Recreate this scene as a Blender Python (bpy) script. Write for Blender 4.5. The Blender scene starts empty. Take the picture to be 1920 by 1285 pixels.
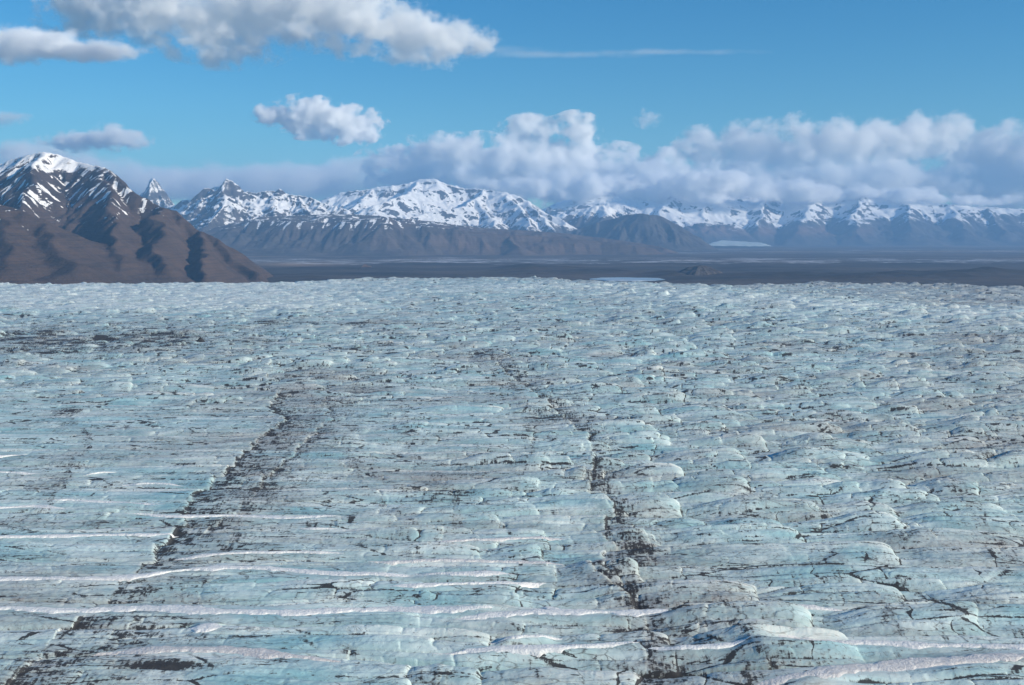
import bpy, math
import numpy as np
from mathutils import Vector

# ------------------------------------------------------------------ camera, sky, sun, exposure
scene = bpy.context.scene
COL = scene.collection
CAM_H, FPX, HOR = 150.0, 1884.0, 440.0          # camera height over the ice, focal length and horizon row in photo pixels
PITCH = math.atan((642.5 - HOR) / FPX)
cam_data = bpy.data.cameras.new("camera")
cam_data.sensor_width = 36.0
cam_data.lens = 36.0 * FPX / 1920.0
cam_data.clip_start = 1.0
cam_data.clip_end = 400000.0
cam = bpy.data.objects.new("camera", cam_data)
cam.location = (0, 0, CAM_H)
cam.rotation_euler = (math.pi / 2 - PITCH, 0, 0)
COL.objects.link(cam)
scene.camera = cam

SUN_AZ, SUN_EL = math.radians(112), math.radians(21)     # clockwise from the view direction (+Y)
world = bpy.data.worlds.new("World")
scene.world = world
world.use_nodes = True
wn, wl = world.node_tree.nodes, world.node_tree.links
sky = wn.new('ShaderNodeTexSky')
sky.sky_type = 'NISHITA'
sky.sun_disc = False
sky.sun_elevation = SUN_EL
sky.sun_rotation = SUN_AZ
sky.altitude = 300
sky.air_density = 1.0
sky.dust_density = 0.1
sky.ozone_density = 3.0
hsv = wn.new('ShaderNodeHueSaturation')
hsv.inputs['Saturation'].default_value = 1.4
wl.new(sky.outputs[0], hsv.inputs['Color'])
tint = wn.new('ShaderNodeMix')
tint.data_type = 'RGBA'
tint.blend_type = 'MULTIPLY'
tint.inputs[0].default_value = 1.0
tint.inputs[7].default_value = (0.60, 0.97, 0.99, 1.0)
wl.new(hsv.outputs[0], tint.inputs[6])
wl.new(tint.outputs[2], wn['Background'].inputs[0])
wn['Background'].inputs[1].default_value = 0.095

sun_data = bpy.data.lights.new("sun", 'SUN')
sun_data.energy = 5.0
sun_data.angle = math.radians(0.5)
sun_data.color = (1.0, 0.91, 0.76)
sun = bpy.data.objects.new("sun", sun_data)
sdir = Vector((math.sin(SUN_AZ) * math.cos(SUN_EL), math.cos(SUN_AZ) * math.cos(SUN_EL), math.sin(SUN_EL)))
sun.rotation_euler = (-sdir).to_track_quat('-Z', 'Y').to_euler()
COL.objects.link(sun)

scene.view_settings.view_transform = 'Standard'
scene.view_settings.look = 'None'
scene.view_settings.exposure = 0.32
scene.view_settings.gamma = 1.0
scene.cycles.use_denoising = True
scene.cycles.denoising_input_passes = 'RGB_ALBEDO_NORMAL'
scene.cycles.max_bounces = 26
scene.cycles.diffuse_bounces = 2
scene.cycles.glossy_bounces = 1
scene.cycles.transparent_max_bounces = 8
scene.cycles.volume_bounces = 24
scene.cycles.volume_max_steps = 400
scene.cycles.use_adaptive_sampling = False

# ------------------------------------------------------------------ pixel tracing helpers
F32 = np.float32
CP, SP = math.cos(PITCH), math.sin(PITCH)


def ray(u, v):
    xr, yr = (u - 960.0) / FPX, -(v - 642.5) / FPX
    return xr, CP + yr * SP, -SP + yr * CP          # world x, y, z of the viewing ray


def gp(u, v, z=0.0):
    """photo pixel -> point on the level z"""
    x, y, dz = ray(u, v)
    k = (z - CAM_H) / dz
    return x * k, y * k


def dp(u, v, d):
    """photo pixel -> world point at forward distance d"""
    x, y, z = ray(u, v)
    k = d / y
    return x * k, d, CAM_H + z * k


def to_px(x, y, z=0.0):
    """points of the level z -> photo pixel they were traced from"""
    dz = z - CAM_H
    f = y * CP - dz * SP
    up = y * SP + dz * CP
    return 960.0 + FPX * x / f, 642.5 - FPX * up / f


# ------------------------------------------------------------------ noise
def _h(ix, iy, seed):
    n = (ix.astype(np.uint32) * np.uint32(374761393) + iy.astype(np.uint32) * np.uint32(668265263) + np.uint32((seed * 2246822519) & 0xffffffff))
    n = (n ^ (n >> np.uint32(13))) * np.uint32(1274126177)
    n = (n ^ (n >> np.uint32(16))) * np.uint32(2246822519)
    return n ^ (n >> np.uint32(15))


_A = np.arange(256) * (2 * math.pi / 256)
_GX, _GY = np.cos(_A).astype(F32), np.sin(_A).astype(F32)


def perlin(x, y, seed=0):
    x = np.asarray(x, F32); y = np.asarray(y, F32)
    xf, yf = np.floor(x), np.floor(y)
    ix, iy = xf.astype(np.int32), yf.astype(np.int32)
    fx, fy = x - xf, y - yf
    u = fx * fx * fx * (fx * (fx * 6 - 15) + 10)
    v = fy * fy * fy * (fy * (fy * 6 - 15) + 10)

    def g(a, b):
        k = (_h(ix + a, iy + b, seed) & np.uint32(255)).astype(np.int32)
        return _GX[k] * (fx - a) + _GY[k] * (fy - b)
    a = g(0, 0); a += u * (g(1, 0) - a)
    b = g(0, 1); b += u * (g(1, 1) - b)
    return (a + v * (b - a)) * F32(1.5)


def fbm(x, y, oct=4, seed=0, gain=0.5, lac=2.03):
    s = 0; a = 1.0; t = 0
    for i in range(oct):
        s = s + F32(a) * perlin(x, y, seed + i * 17)
        t += a; a *= gain
        x = x * F32(lac) + F32(5.3); y = y * F32(lac) - F32(3.1)
    return s / F32(t)


def ridged(x, y, oct=4, seed=0, gain=0.5):
    s = 0; a = 1.0; t = 0
    for i in range(oct):
        s = s + F32(a) * (1 - np.abs(perlin(x, y, seed + i * 17)) * 1.6)
        t += a; a *= gain
        x = x * F32(2.07) + F32(1.7); y = y * F32(2.07) - F32(9.2)
    return s / F32(t)


def worley(x, y, seed=0, jit=0.9):
    """F1, F2, random id of the nearest cell, offset to its centre"""
    x = np.asarray(x, F32); y = np.asarray(y, F32)
    xf, yf = np.floor(x), np.floor(y)
    ix, iy = xf.astype(np.int32), yf.astype(np.int32)
    f1 = np.full(x.shape, 9, F32); f2 = np.full(x.shape, 9, F32)
    idn = np.zeros(x.shape, F32); ox = np.zeros(x.shape, F32); oy = np.zeros(x.shape, F32)
    for a in (-1, 0, 1):
        for b in (-1, 0, 1):
            hh = _h(ix + a, iy + b, seed)
            cx = xf + a + 0.5 + jit * ((hh & np.uint32(1023)).astype(F32) / 1023 - 0.5) - x
            cy = yf + b + 0.5 + jit * (((hh >> np.uint32(10)) & np.uint32(1023)).astype(F32) / 1023 - 0.5) - y
            d = np.sqrt(cx * cx + cy * cy)
            n = d < f1
            f2 = np.where(n, f1, np.minimum(f2, d))
            f1 = np.where(n, d, f1)
            idn = np.where(n, (hh >> np.uint32(20)).astype(F32) / 4095, idn)
            ox = np.where(n, cx, ox); oy = np.where(n, cy, oy)
    return f1, f2, idn, ox, oy


def sstep(a, b, x):
    t = np.clip((x - a) / (b - a), 0, 1)
    return t * t * (3 - 2 * t)


def line_dist(x, y, pts):
    """distance to a polyline, signed side and running parameter"""
    best = np.full(x.shape, 1e9, F32); side = np.zeros(x.shape, F32); run = np.zeros(x.shape, F32)
    acc = 0.0
    for (ax, ay), (bx, by) in zip(pts[:-1], pts[1:]):
        dx, dy = bx - ax, by - ay
        L = math.hypot(dx, dy) + 1e-9
        t = np.clip(((x - ax) * dx + (y - ay) * dy) / (L * L), 0, 1)
        ex, ey = x - (ax + t * dx), y - (ay + t * dy)
        d = np.sqrt(ex * ex + ey * ey)
        n = d < best
        best = np.where(n, d, best)
        side = np.where(n, np.sign(dx * ey - dy * ex), side)
        run = np.where(n, acc + t * L, run)
        acc += L
    return best, side, run


# ------------------------------------------------------------------ scene helpers
def tag(o, label=None, cat=None, group=None, kind=None):
    if label: o["label"] = label
    if cat: o["category"] = cat
    if group: o["group"] = group
    if kind: o["kind"] = kind
    return o


def grid_mesh(name, X, Y, Z, mat, attrs=None, smooth=True):
    R, C = X.shape
    co = np.stack([X, Y, Z], -1).astype(F32).reshape(-1)
    i = np.arange(R * C, dtype=np.int32).reshape(R, C)
    q = np.stack([i[:-1, :-1], i[:-1, 1:], i[1:, 1:], i[1:, :-1]], -1).reshape(-1)
    n = q.size // 4
    me = bpy.data.meshes.new(name)
    me.vertices.add(R * C); me.vertices.foreach_set("co", co)
    me.loops.add(q.size); me.loops.foreach_set("vertex_index", q)
    me.polygons.add(n)
    me.polygons.foreach_set("loop_start", np.arange(0, q.size, 4, dtype=np.int32))
    me.polygons.foreach_set("use_smooth", np.full(n, smooth, dtype=bool))
    me.update(calc_edges=True)
    for k, a in (attrs or {}).items():
        at = me.attributes.new(k, 'FLOAT', 'POINT')
        at.data.foreach_set("value", np.ascontiguousarray(a, F32).reshape(-1))
    me.materials.append(mat)
    o = bpy.data.objects.new(name, me)
    COL.objects.link(o)
    return o


class NT:
    """tiny node-tree writer"""
    def __init__(self, name):
        self.m = bpy.data.materials.new(name)
        self.m.use_nodes = True
        self.t = self.m.node_tree
        self.t.nodes.clear()
        self.out = self.t.nodes.new('ShaderNodeOutputMaterial')

    def n(self, kind, ins=None, **props):
        nd = self.t.nodes.new('ShaderNode' + kind)
        for k, v in props.items():
            setattr(nd, k, v)
        for k, v in (ins or {}).items():
            self.put(nd.inputs[k], v)
        return nd

    def put(self, sock, v):
        if isinstance(v, bpy.types.NodeSocket):
            self.t.links.new(v, sock)
        elif isinstance(v, bpy.types.Node):
            self.t.links.new(v.outputs[0], sock)
        elif isinstance(v, tuple) and len(v) == 3 and sock.type == 'RGBA':
            sock.default_value = (*v, 1)
        else:
            sock.default_value = v

    def math(self, op, a, b=0.0, c=None, clamp=False):
        ins = {0: a, 1: b}
        if c is not None: ins[2] = c
        return self.n('Math', ins, operation=op, use_clamp=clamp).outputs[0]

    def ramp(self, v, lo, hi, a=0.0, b=1.0, smooth=True):
        nd = self.n('MapRange', {0: v, 1: lo, 2: hi, 3: a, 4: b}, interpolation_type='SMOOTHSTEP' if smooth else 'LINEAR')
        return nd.outputs[0]

    def mix(self, f, a, b):
        nd = self.n('Mix', data_type='RGBA', blend_type='MIX')
        self.put(nd.inputs[0], f); self.put(nd.inputs[6], a); self.put(nd.inputs[7], b)
        return nd.outputs[2]

    def attr(self, name):
        return self.n('Attribute', attribute_name=name).outputs['Fac']

    def pos(self, scale=(1, 1, 1)):
        g = self.n('NewGeometry').outputs['Position']
        return self.n('Vector' + 'Math', {0: g, 1: scale}, operation='MULTIPLY').outputs[0]

    def noise(self, vec, scale=1.0, detail=4.0, rough=0.55, dist=0.0):
        return self.n('TexNoise', {'Vector': vec, 'Scale': scale, 'Detail': detail, 'Roughness': rough, 'Distortion': dist}).outputs['Fac']

    def surface(self, col, rough=0.9, bump=None, spec=0.3, bstr=1.0, bdist=1.0):
        b = self.n('BsdfPrincipled', {'Base Color': col, 'Roughness': rough, 'Specular IOR Level': spec})
        if bump is not None:
            bn = self.n('Bump', {'Height': bump, 'Strength': bstr, 'Distance': bdist})
            self.t.links.new(bn.outputs[0], b.inputs['Normal'])
        self.t.links.new(b.outputs[0], self.out.inputs['Surface'])
        return self.m


# ------------------------------------------------------------------ materials
def mat_ice():
    t = NT("glacier_ice")
    p = t.pos()
    dirt, blue, dust = t.attr('dirt'), t.attr('blue'), t.attr('dust')
    mott = t.noise(t.pos((0.05, 0.12, 0.12)), 1, 5)
    fine = t.noise(t.pos((0.55, 0.9, 0.4)), 1, 6, 0.65)
    streak = t.noise(t.pos((0.9, 0.12, 0.12)), 1, 4, 0.6)
    clean = t.mix(t.ramp(mott, 0.3, 0.7), (0.40, 0.57, 0.57), (0.72, 0.83, 0.80))
    col = t.mix(blue, clean, (0.19, 0.47, 0.52))
    dv = t.math('MULTIPLY', dust, t.ramp(fine, 0.25, 0.7, 0.45, 1.0))
    col = t.mix(dv, col, (0.29, 0.27, 0.255))
    col = t.mix(t.math('MULTIPLY', t.attr('lit_crust'), t.ramp(fine, 0.3, 0.65, 0.35, 0.85)), col, (0.88, 0.86, 0.79))  # cream crests: sunlit edges painted into the ice colour
    g = t.n('NewGeometry').outputs['Position']
    sh1 = t.n('Mapping', {0: g, 2: (0, 0, 0.16), 3: (0.060, 0.42, 0.1)}, vector_type='POINT').outputs[0]
    sh2 = t.n('Mapping', {0: g, 2: (0, 0, -0.30), 3: (0.10, 0.55, 0.1)}, vector_type='POINT').outputs[0]
    scrib = t.noise(sh1, 1, 6, 0.66, 0.5)
    scrib2 = t.noise(sh2, 1, 6, 0.66, 0.5)
    area = t.noise(t.pos((0.012, 0.022, 0.01)), 1, 3, 0.55)
    vein = t.noise(t.pos((0.07, 0.10, 0.1)), 1, 4, 0.6, 1.4)
    vein = t.ramp(t.math('ABSOLUTE', t.math('SUBTRACT', vein, 0.5)), 0.0, 0.016, 1.0, 0.0)
    col = t.mix(t.math('MULTIPLY', vein, t.ramp(scrib, 0.42, 0.60, 0, 0.65)), col, (0.09, 0.08, 0.075))
    vm = t.n('Mapping', {0: g, 2: (0, 0, 0.10), 3: (0.055, 0.17, 0.1)}, vector_type='POINT').outputs[0]
    wv = t.n('TexNoise', {'Vector': vm, 'Scale': 1.3, 'Detail': 3.0})
    vm = t.n('VectorMath', {0: vm, 1: t.n('VectorMath', {0: wv.outputs['Color'], 1: (0.7, 0.7, 0.0)}, operation='MULTIPLY').outputs[0]}, operation='ADD').outputs[0]
    ed = t.n('TexVoronoi', {'Vector': vm, 'Scale': 1.0}, feature='DISTANCE_TO_EDGE').outputs['Distance']
    crack = t.math('MULTIPLY', t.ramp(ed, 0.0, 0.035, 1, 0), t.ramp(area, 0.36, 0.58, 0.0, 0.8))
    col = t.mix(t.math('MULTIPLY', crack, t.ramp(fine, 0.35, 0.6, 0.4, 1)), col, (0.07, 0.065, 0.062))
    s = t.math('ADD', t.math('MULTIPLY', fine, 0.9), t.math('MULTIPLY', streak, 0.7))
    thr = t.math('ADD', dirt, t.math('MULTIPLY', t.math('SUBTRACT', s, 0.8), 1.5))
    sc = t.math('MAXIMUM', t.ramp(scrib, 0.55, 0.70), t.ramp(scrib2, 0.57, 0.70))
    thr = t.math('ADD', thr, t.math('MULTIPLY', sc, t.ramp(area, 0.32, 0.56, 0.14, 0.72)))
    col = t.mix(t.ramp(thr, 0.24, 0.5, 0, 0.30), col, (0.22, 0.20, 0.19))
    dm = t.ramp(thr, 0.40, 0.62)
    col = t.mix(t.math('MULTIPLY', dm, 0.94), col, (0.026, 0.025, 0.028))
    rough = t.ramp(dm, 0, 1, 0.55, 0.95)
    h = t.math('ADD', t.math('MULTIPLY', fine, 0.55), t.math('MULTIPLY', t.noise(p, 1.9, 4, 0.6), 0.25))
    return t.surface(col, rough, h, 0.35, 0.5, 0.7)


def mat_snow():
    t = NT("drift_snow")
    a = t.noise(t.pos((0.25, 0.5, 0.5)), 1, 5)
    f = t.noise(t.pos(), 0.9, 6, 0.65)
    col = t.mix(t.ramp(a, 0.35, 0.7), (0.80, 0.795, 0.77), (0.90, 0.89, 0.86))
    col = t.mix(t.math('MULTIPLY', t.attr('dust'), t.ramp(f, 0.3, 0.7, 0.3, 1)), col, (0.46, 0.40, 0.38))
    return t.surface(col, 0.8, f, 0.2, 0.9, 0.7)


def mat_rock(name, low, high, red, scale, strata=0.0):
    t = NT(name)
    n1 = t.noise(t.pos((scale, scale, scale)), 1, 6, 0.6)
    n2 = t.noise(t.pos((scale * 7, scale * 7, scale * 7)), 1, 5, 0.65)
    col = t.mix(t.ramp(n1, 0.3, 0.7), low, high)
    col = t.mix(t.math('MULTIPLY', t.attr('red'), t.ramp(n2, 0.3, 0.65, 0.4, 1)), col, red)
    if strata:
        b = t.noise(t.pos((scale * 0.5, scale * 0.5, scale * 26)), 1, 4, 0.6)
        col = t.mix(t.ramp(b, 0.45, 0.65, 0, strata), col, (0.035, 0.032, 0.035))
    col = t.mix(t.ramp(n2, 0.5, 0.75, 0, 0.55), col, (0.045, 0.042, 0.045))
    n3 = t.noise(t.pos((scale * 20, scale * 20, scale * 20)), 1, 3, 0.6)
    s = t.math('ADD', t.attr('snow'), t.math('MULTIPLY', t.math('SUBTRACT', n2, 0.5), 1.4))
    s = t.math('ADD', s, t.math('MULTIPLY', t.math('SUBTRACT', n3, 0.5), 0.8))
    col = t.mix(t.ramp(s, 0.42, 0.58), col, (0.86, 0.85, 0.84))
    return t.surface(col, 0.9, n2, 0.15, 0.7, 12.0)


def mat_plain():
    t = NT("outwash_gravel")
    big = t.noise(t.pos((0.0004, 0.0016, 0.001)), 1, 6, 0.6)
    n2 = t.noise(t.pos((0.0016, 0.006, 0.01)), 1, 6, 0.62)
    col = t.mix(t.ramp(big, 0.35, 0.65), (0.050, 0.041, 0.036), (0.105, 0.082, 0.067))
    col = t.mix(t.ramp(n2, 0.5, 0.72, 0, 0.8), col, (0.035, 0.034, 0.036))
    col = t.mix(t.math('MULTIPLY', t.attr('dark'), 0.85), col, (0.024, 0.024, 0.026))  # dark gravel, with the shade of clouds painted in
    col = t.mix(t.math('MULTIPLY', t.attr('tan'), t.ramp(n2, 0.3, 0.6, 0.3, 1)), col, (0.30, 0.20, 0.13))
    st = t.noise(t.pos((0.0010, 0.012, 0.01)), 1, 5, 0.6)
    w = t.ramp(t.math('ADD', st, t.math('MULTIPLY', t.attr('wet'), 0.34)), 0.70, 0.78)
    col = t.mix(w, col, (0.62, 0.62, 0.66))
    return t.surface(col, 0.9, n2, 0.2, 0.6, 6.0)


def mat_water():
    t = NT("lake_ice_water")
    n = t.noise(t.pos((0.004, 0.01, 0.01)), 1, 5)
    col = t.mix(t.ramp(n, 0.4, 0.65), (0.30, 0.40, 0.46), (0.46, 0.52, 0.56))
    return t.surface(col, 0.35, n, 0.5, 0.1, 0.5)


ICE, SNOW = mat_ice(), mat_snow()

# ------------------------------------------------------------------ the glacier
DEBRIS = [  # traced dark debris lines: photo pixels, half width in metres, strength
    ([(140, 1150), (215, 1090), (270, 1040), (330, 985), (355, 925), (410, 890), (440, 860), (490, 810), (525, 790), (530, 772), (500, 757), (520, 735)], 4.2, 0.9),
    ([(400, 975), (460, 935), (500, 890), (560, 830), (620, 780), (610, 740)], 3.5, 0.7),
    ([(1195, 1300), (1210, 1215), (1215, 1150), (1190, 1110), (1105, 1055), (1150, 1010), (1120, 990), (1155, 945), (1100, 910), (1115, 850), (1095, 800), (1040, 760), (985, 720), (960, 700), (900, 650)], 3.6, 0.78),
    ([(820, 1010), (845, 960), (720, 900), (640, 840), (650, 800)], 2.0, 0.5),
    ([(1395, 1300), (1420, 1230), (1350, 1130)], 3.0, 0.6),
    ([(0, 1262), (100, 1205), (190, 1195), (230, 1165)], 5.0, 0.8),
    ([(130, 770), (180, 820), (140, 870), (80, 960)], 3.0, 0.55),
    ([(920, 1060), (960, 1130), (1010, 1250), (1050, 1300)], 1.6, 0.4),
    ([(1560, 1010), (1640, 1090), (1700, 1170), (1800, 1230)], 2.0, 0.45),
    ([(1780, 880), (1850, 960), (1920, 1040)], 2.5, 0.5),
    ([(560, 700), (600, 770), (650, 840), (690, 900), (770, 960), (790, 1030)], 2.2, 0.5),
    ([(700, 690), (760, 760), (780, 840), (850, 900), (870, 980)], 2.2, 0.5),
    ([(850, 640), (950, 700), (1010, 770), (1000, 850), (960, 930)], 2.4, 0.5),
    ([(1180, 700), (1230, 770), (1300, 830), (1380, 900), (1450, 960)], 2.2, 0.45),
    ([(1500, 720), (1600, 790), (1700, 860), (1850, 920)], 2.2, 0.45),
    ([(620, 740), (540, 840), (470, 930), (440, 1010), (380, 1090)], 3.0, 0.55),
    ([(480, 690), (560, 706), (650, 700), (740, 712)], 5.0, 0.5),
    ([(880, 655), (960, 652), (1050, 668), (1120, 664)], 6.0, 0.5),
]
PATCH = [  # traced soot patches: centre, half size in pixels, strength
    (300, 1235, 95, 9, 0.95), (1165, 1088, 62, 11, 1.0), (1195, 1112, 34, 12, 0.8), (1200, 1020, 48, 34, 0.75), (1190, 1160, 48, 14, 0.85),
    (1235, 1240, 30, 46, 0.7), (45, 1238, 70, 26, 0.55), (1400, 1250, 16, 36, 0.75), (480, 920, 60, 30, 0.45), (470, 1010, 90, 30, 0.35),
    (130, 765, 32, 8, 0.7), (140, 868, 34, 6, 0.6), (120, 735, 60, 6, 0.4), (90, 715, 70, 5, 0.4), (330, 1120, 90, 30, 0.3),
    (560, 720, 90, 20, 0.35), (930, 690, 110, 28, 0.42), (1060, 760, 70, 20, 0.42), (880, 870, 80, 30, 0.3), (1120, 880, 45, 22, 0.55),
    (1540, 1160, 25, 8, 0.6), (1510, 1050, 60, 6, 0.5), (1330, 1070, 70, 10, 0.4), (1450, 640, 60, 5, 0.7), (1570, 648, 45, 6, 0.9), (1690, 660, 80, 5, 0.55),
    (1260, 622, 60, 4, 0.6), (1110, 650, 70, 6, 0.55), (1850, 850, 110, 26, 0.4), (1720, 800, 90, 12, 0.35), (1700, 1000, 80, 14, 0.4), (1800, 1110, 120, 14, 0.4),
    (180, 634, 330, 28, 0.95), (60, 656, 220, 8, 0.9), (420, 660, 110, 20, 0.45), (640, 720, 90, 16, 0.35), (250, 610, 300, 14, 0.45),
    (640, 604, 320, 3.5, 0.75), (1150, 607, 320, 3, 0.42), (150, 600, 260, 3, 0.6), (375, 632, 16, 5, 0.9),
    (560, 690, 130, 16, 0.5), (700, 705, 90, 9, 0.5), (640, 745, 100, 14, 0.5), (545, 800, 70, 40, 0.42), (500, 870, 60, 30, 0.5), (900, 660, 60, 8, 0.6), (960, 705, 80, 14, 0.55),
    (1040, 770, 60, 16, 0.6), (760, 640, 160, 10, 0.4), (1330, 800, 80, 14, 0.35), (1250, 730, 110, 10, 0.35), (1500, 830, 90, 14, 0.35), (860, 915, 50, 10, 0.5), (1440, 690, 140, 8, 0.35),
    (1750, 1110, 110, 12, 0.5), (1880, 840, 70, 16, 0.5), (360, 1180, 60, 10, 0.5), (200, 1160, 70, 12, 0.4), (520, 1225, 40, 8, 0.6), (80, 1205, 50, 9, 0.6), (640, 1100, 50, 10, 0.4), (800, 1250, 60, 14, 0.45), (1560, 1275, 30, 8, 0.6), (655, 1200, 20, 9, 0.6),
]
DRIFTS = [  # traced snow banks: path in photo pixels, half width in metres, height, dust, label
    ([(-140, 1084), (0, 1079), (130, 1077), (250, 1073), (330, 1063), (440, 1057), (520, 1061), (640, 1068), (770, 1069)], 2.2, 0.0,
     "long humped white snow bank crossing the left half of the ice"),
    ([(-140, 1132), (0, 1133), (130, 1137), (300, 1130), (380, 1138), (520, 1142), (640, 1135), (755, 1133), (850, 1137), (925, 1137)], 2.6, 0.0,
     "long white snow bank on the ice just above the small isolated snow patch"),
    ([(-120, 1004), (0, 1000), (150, 997), (335, 993)], 1.6, 0.0,
     "straight thin snow strip ending at the black diagonal debris line on the left"),
    ([(-120, 946), (0, 947), (60, 943), (130, 949)], 1.6, 0.0,
     "short snow strip at the left edge of the ice, above the straight thin strip"),
    ([(75, 936), (130, 933), (190, 936), (310, 943)], 1.3, 0.0,
     "thin tapering snow strip with a raised left end, upper left"),
    ([(230, 961), (330, 963), (430, 960), (530, 964), (645, 963)], 1.6, 0.0,
     "topmost snow strip crossing the black diagonal debris lines on the left"),
    ([(325, 1036), (450, 1031), (560, 1028), (645, 1029)], 1.3, 0.1,
     "slender snow strip on the ice just above the humped long snow bank"),
    ([(775, 1062), (800, 1068), (850, 1070), (980, 1064)], 1.9, 0.05,
     "blunt ended snow bank in the middle of the ice with a thick left end"),
    ([(730, 1092), (860, 1088), (960, 1083), (1025, 1077)], 1.7, 0.0,
     "snow bank thickening towards its right end, left of the black soot hollow"),
    ([(850, 1149), (930, 1145), (1000, 1141), (1090, 1141), (1180, 1141), (1290, 1134)], 2.6, 0.0,
     "broad snow bank at the centre, running below the black soot hollow"),
    ([(1005, 1130), (1030, 1133), (1060, 1137)], 1.6, 0.0,
     "small lump of snow resting on top of the broad central snow bank"),
    ([(915, 1188), (980, 1186), (1055, 1183)], 1.2, 0.0,
     "short snow strip between two pale ice slabs, below the broad central snow bank"),
    ([(810, 1213), (870, 1210), (1000, 1207), (1120, 1202), (1200, 1198)], 2.0, 0.0,
     "snow bank running along the top of the large smooth ice slab at the bottom"),
    ([(1215, 1206), (1300, 1208), (1410, 1203)], 1.7, 0.0,
     "snow bank right of the large smooth slab, ending under a wedge of snow"),
    ([(1385, 1194), (1430, 1196), (1520, 1199), (1640, 1199), (1780, 1202), (1930, 1206), (2060, 1204)], 1.8, 0.1,
     "long snow bank at lower right, starting as a wedge, running off the side"),
    ([(1285, 1136), (1380, 1131), (1480, 1130), (1625, 1134)], 1.5, 0.2,
     "cream snow strip at the foot of a long rounded ice wall on the right"),
    ([(350, 1169), (385, 1168), (418, 1168)], 3.2, 0.0,
     "small isolated oval snow patch on bluish ice at lower left"),
    ([(1400, 1268), (1520, 1256), (1640, 1243), (1750, 1232), (1940, 1221), (2060, 1214)], 3.2, 0.55,
     "wide grey lilac snow band rising to the right in the bottom right corner"),
    ([(170, 1214), (300, 1211), (420, 1209), (520, 1216), (640, 1226)], 2.6, 0.62,
     "dull greyish snow band above the long black soot streak at the bottom left"),
    ([(-120, 884), (0, 881), (75, 883)], 1.3, 0.0,
     "small snow strip at the left edge, lower of the two highest ones there"),
    ([(-100, 849), (0, 851), (52, 847)], 1.4, 0.0,
     "small snow strip at the left edge, highest of all the snow strips"),
]
DRIFTS += [
    ([(155, 885), (190, 881), (218, 880)], 0.9, 0.0, "tiny snow sliver high up on the left ice, right of the edge strips"),
    ([(228, 902), (290, 902), (348, 905)], 1.0, 0.0, "fine snow line touching the left side of the widest black debris stretch"),
    ([(552, 984), (600, 986), (642, 985)], 1.0, 0.0, "short fine snow strip right of the second black debris line"),
    ([(760, 1013), (860, 1008), (960, 1003), (1065, 1000)], 1.5, 0.45, "greyish snow strip in mid ice ending left of the central black patch"),
    ([(690, 1046), (850, 1044), (1000, 1046), (1110, 1047)], 1.3, 0.5, "flat dull snow strip above the blunt ended snow bank in mid ice"),
]
DEB_W = [([gp(u, v) for u, v in pts], w, s) for pts, w, s in DEBRIS]
DRI_W = [([gp(u, v, -1.0) for u, v in pts], w * 1.3) for pts, w, d, l in DRIFTS]
EDGE_U = [-1200, 0, 500, 620, 700, 850, 1000, 1080, 1150, 1230, 1320, 1420, 1500, 1600, 1700, 1800, 1920, 3100]
EDGE_V = [531, 531.5, 528.5, 524, 521, 519.5, 519, 524, 530, 534, 536, 532, 529.5, 529, 530, 533, 536, 540]


def near_line(x, y, pts, reach):
    """mask of the points within reach of a polyline's bounding box"""
    px = [p[0] for p in pts]; py = [p[1] for p in pts]
    return (x > min(px) - reach) & (x < max(px) + reach) & (y > min(py) - reach) & (y < max(py) + reach)


def _r01(ix, iy, seed):
    return _h(ix, iy, seed).astype(F32) / F32(4294967295.0)


def bricks(x, y, row, width, seed):
    """rows of ice blocks: place across the row, distance to the near break in metres, block id, place along the block"""
    ph = y / row
    k = np.floor(ph)
    fr = (ph - k).astype(F32)
    ki = k.astype(np.int32)
    xx = x / width + 37.0 * _r01(ki, ki * 0 + 1, seed)
    c = np.floor(xx); ci = c.astype(np.int32)
    f = xx - c
    j0 = 0.72 * (_r01(ci, ki, seed + 1) - 0.5)          # jittered breaks at the cell borders
    j1 = 0.72 * (_r01(ci + 1, ki, seed + 1) - 0.5)
    left = f < j0; right = f > 1 + j1
    jm = 0.72 * (_r01(ci - 1, ki, seed + 1) - 0.5) - 1
    jp = 0.72 * (_r01(ci + 2, ki, seed + 1) - 0.5) + 2
    lo = np.where(left, jm, np.where(right, 1 + j1, j0)); hi = np.where(left, j0, np.where(right, jp, 1 + j1))
    cid = ci - left.astype(np.int32) + right.astype(np.int32)
    d = np.minimum(f - lo, hi - f) * width
    along = (f - lo) / (hi - lo)
    return fr, d.astype(F32), _r01(cid, ki, seed + 5), along.astype(F32), _r01(cid, ki, seed + 9), k.astype(F32)


def face(fr, near=0.78, wall=0.05, cut=0.45):
    """cross-section of a ridge: steep foot, convex face towards the camera, crisp crest, sharp drop into a crevasse behind"""
    up = np.clip((fr - wall) / (near - wall), 0, 1)
    body = 0.30 + 0.70 * (1 - np.power(1 - up, 2.0))
    foot = -cut + (0.30 + cut) * sstep(0.0, wall, fr)
    back = np.power(np.clip((1 - fr) / (1 - near), 0, 1), 0.75)
    return np.where(fr < wall, foot, np.where(fr < near, body, -cut + (1 + cut) * back))


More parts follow.
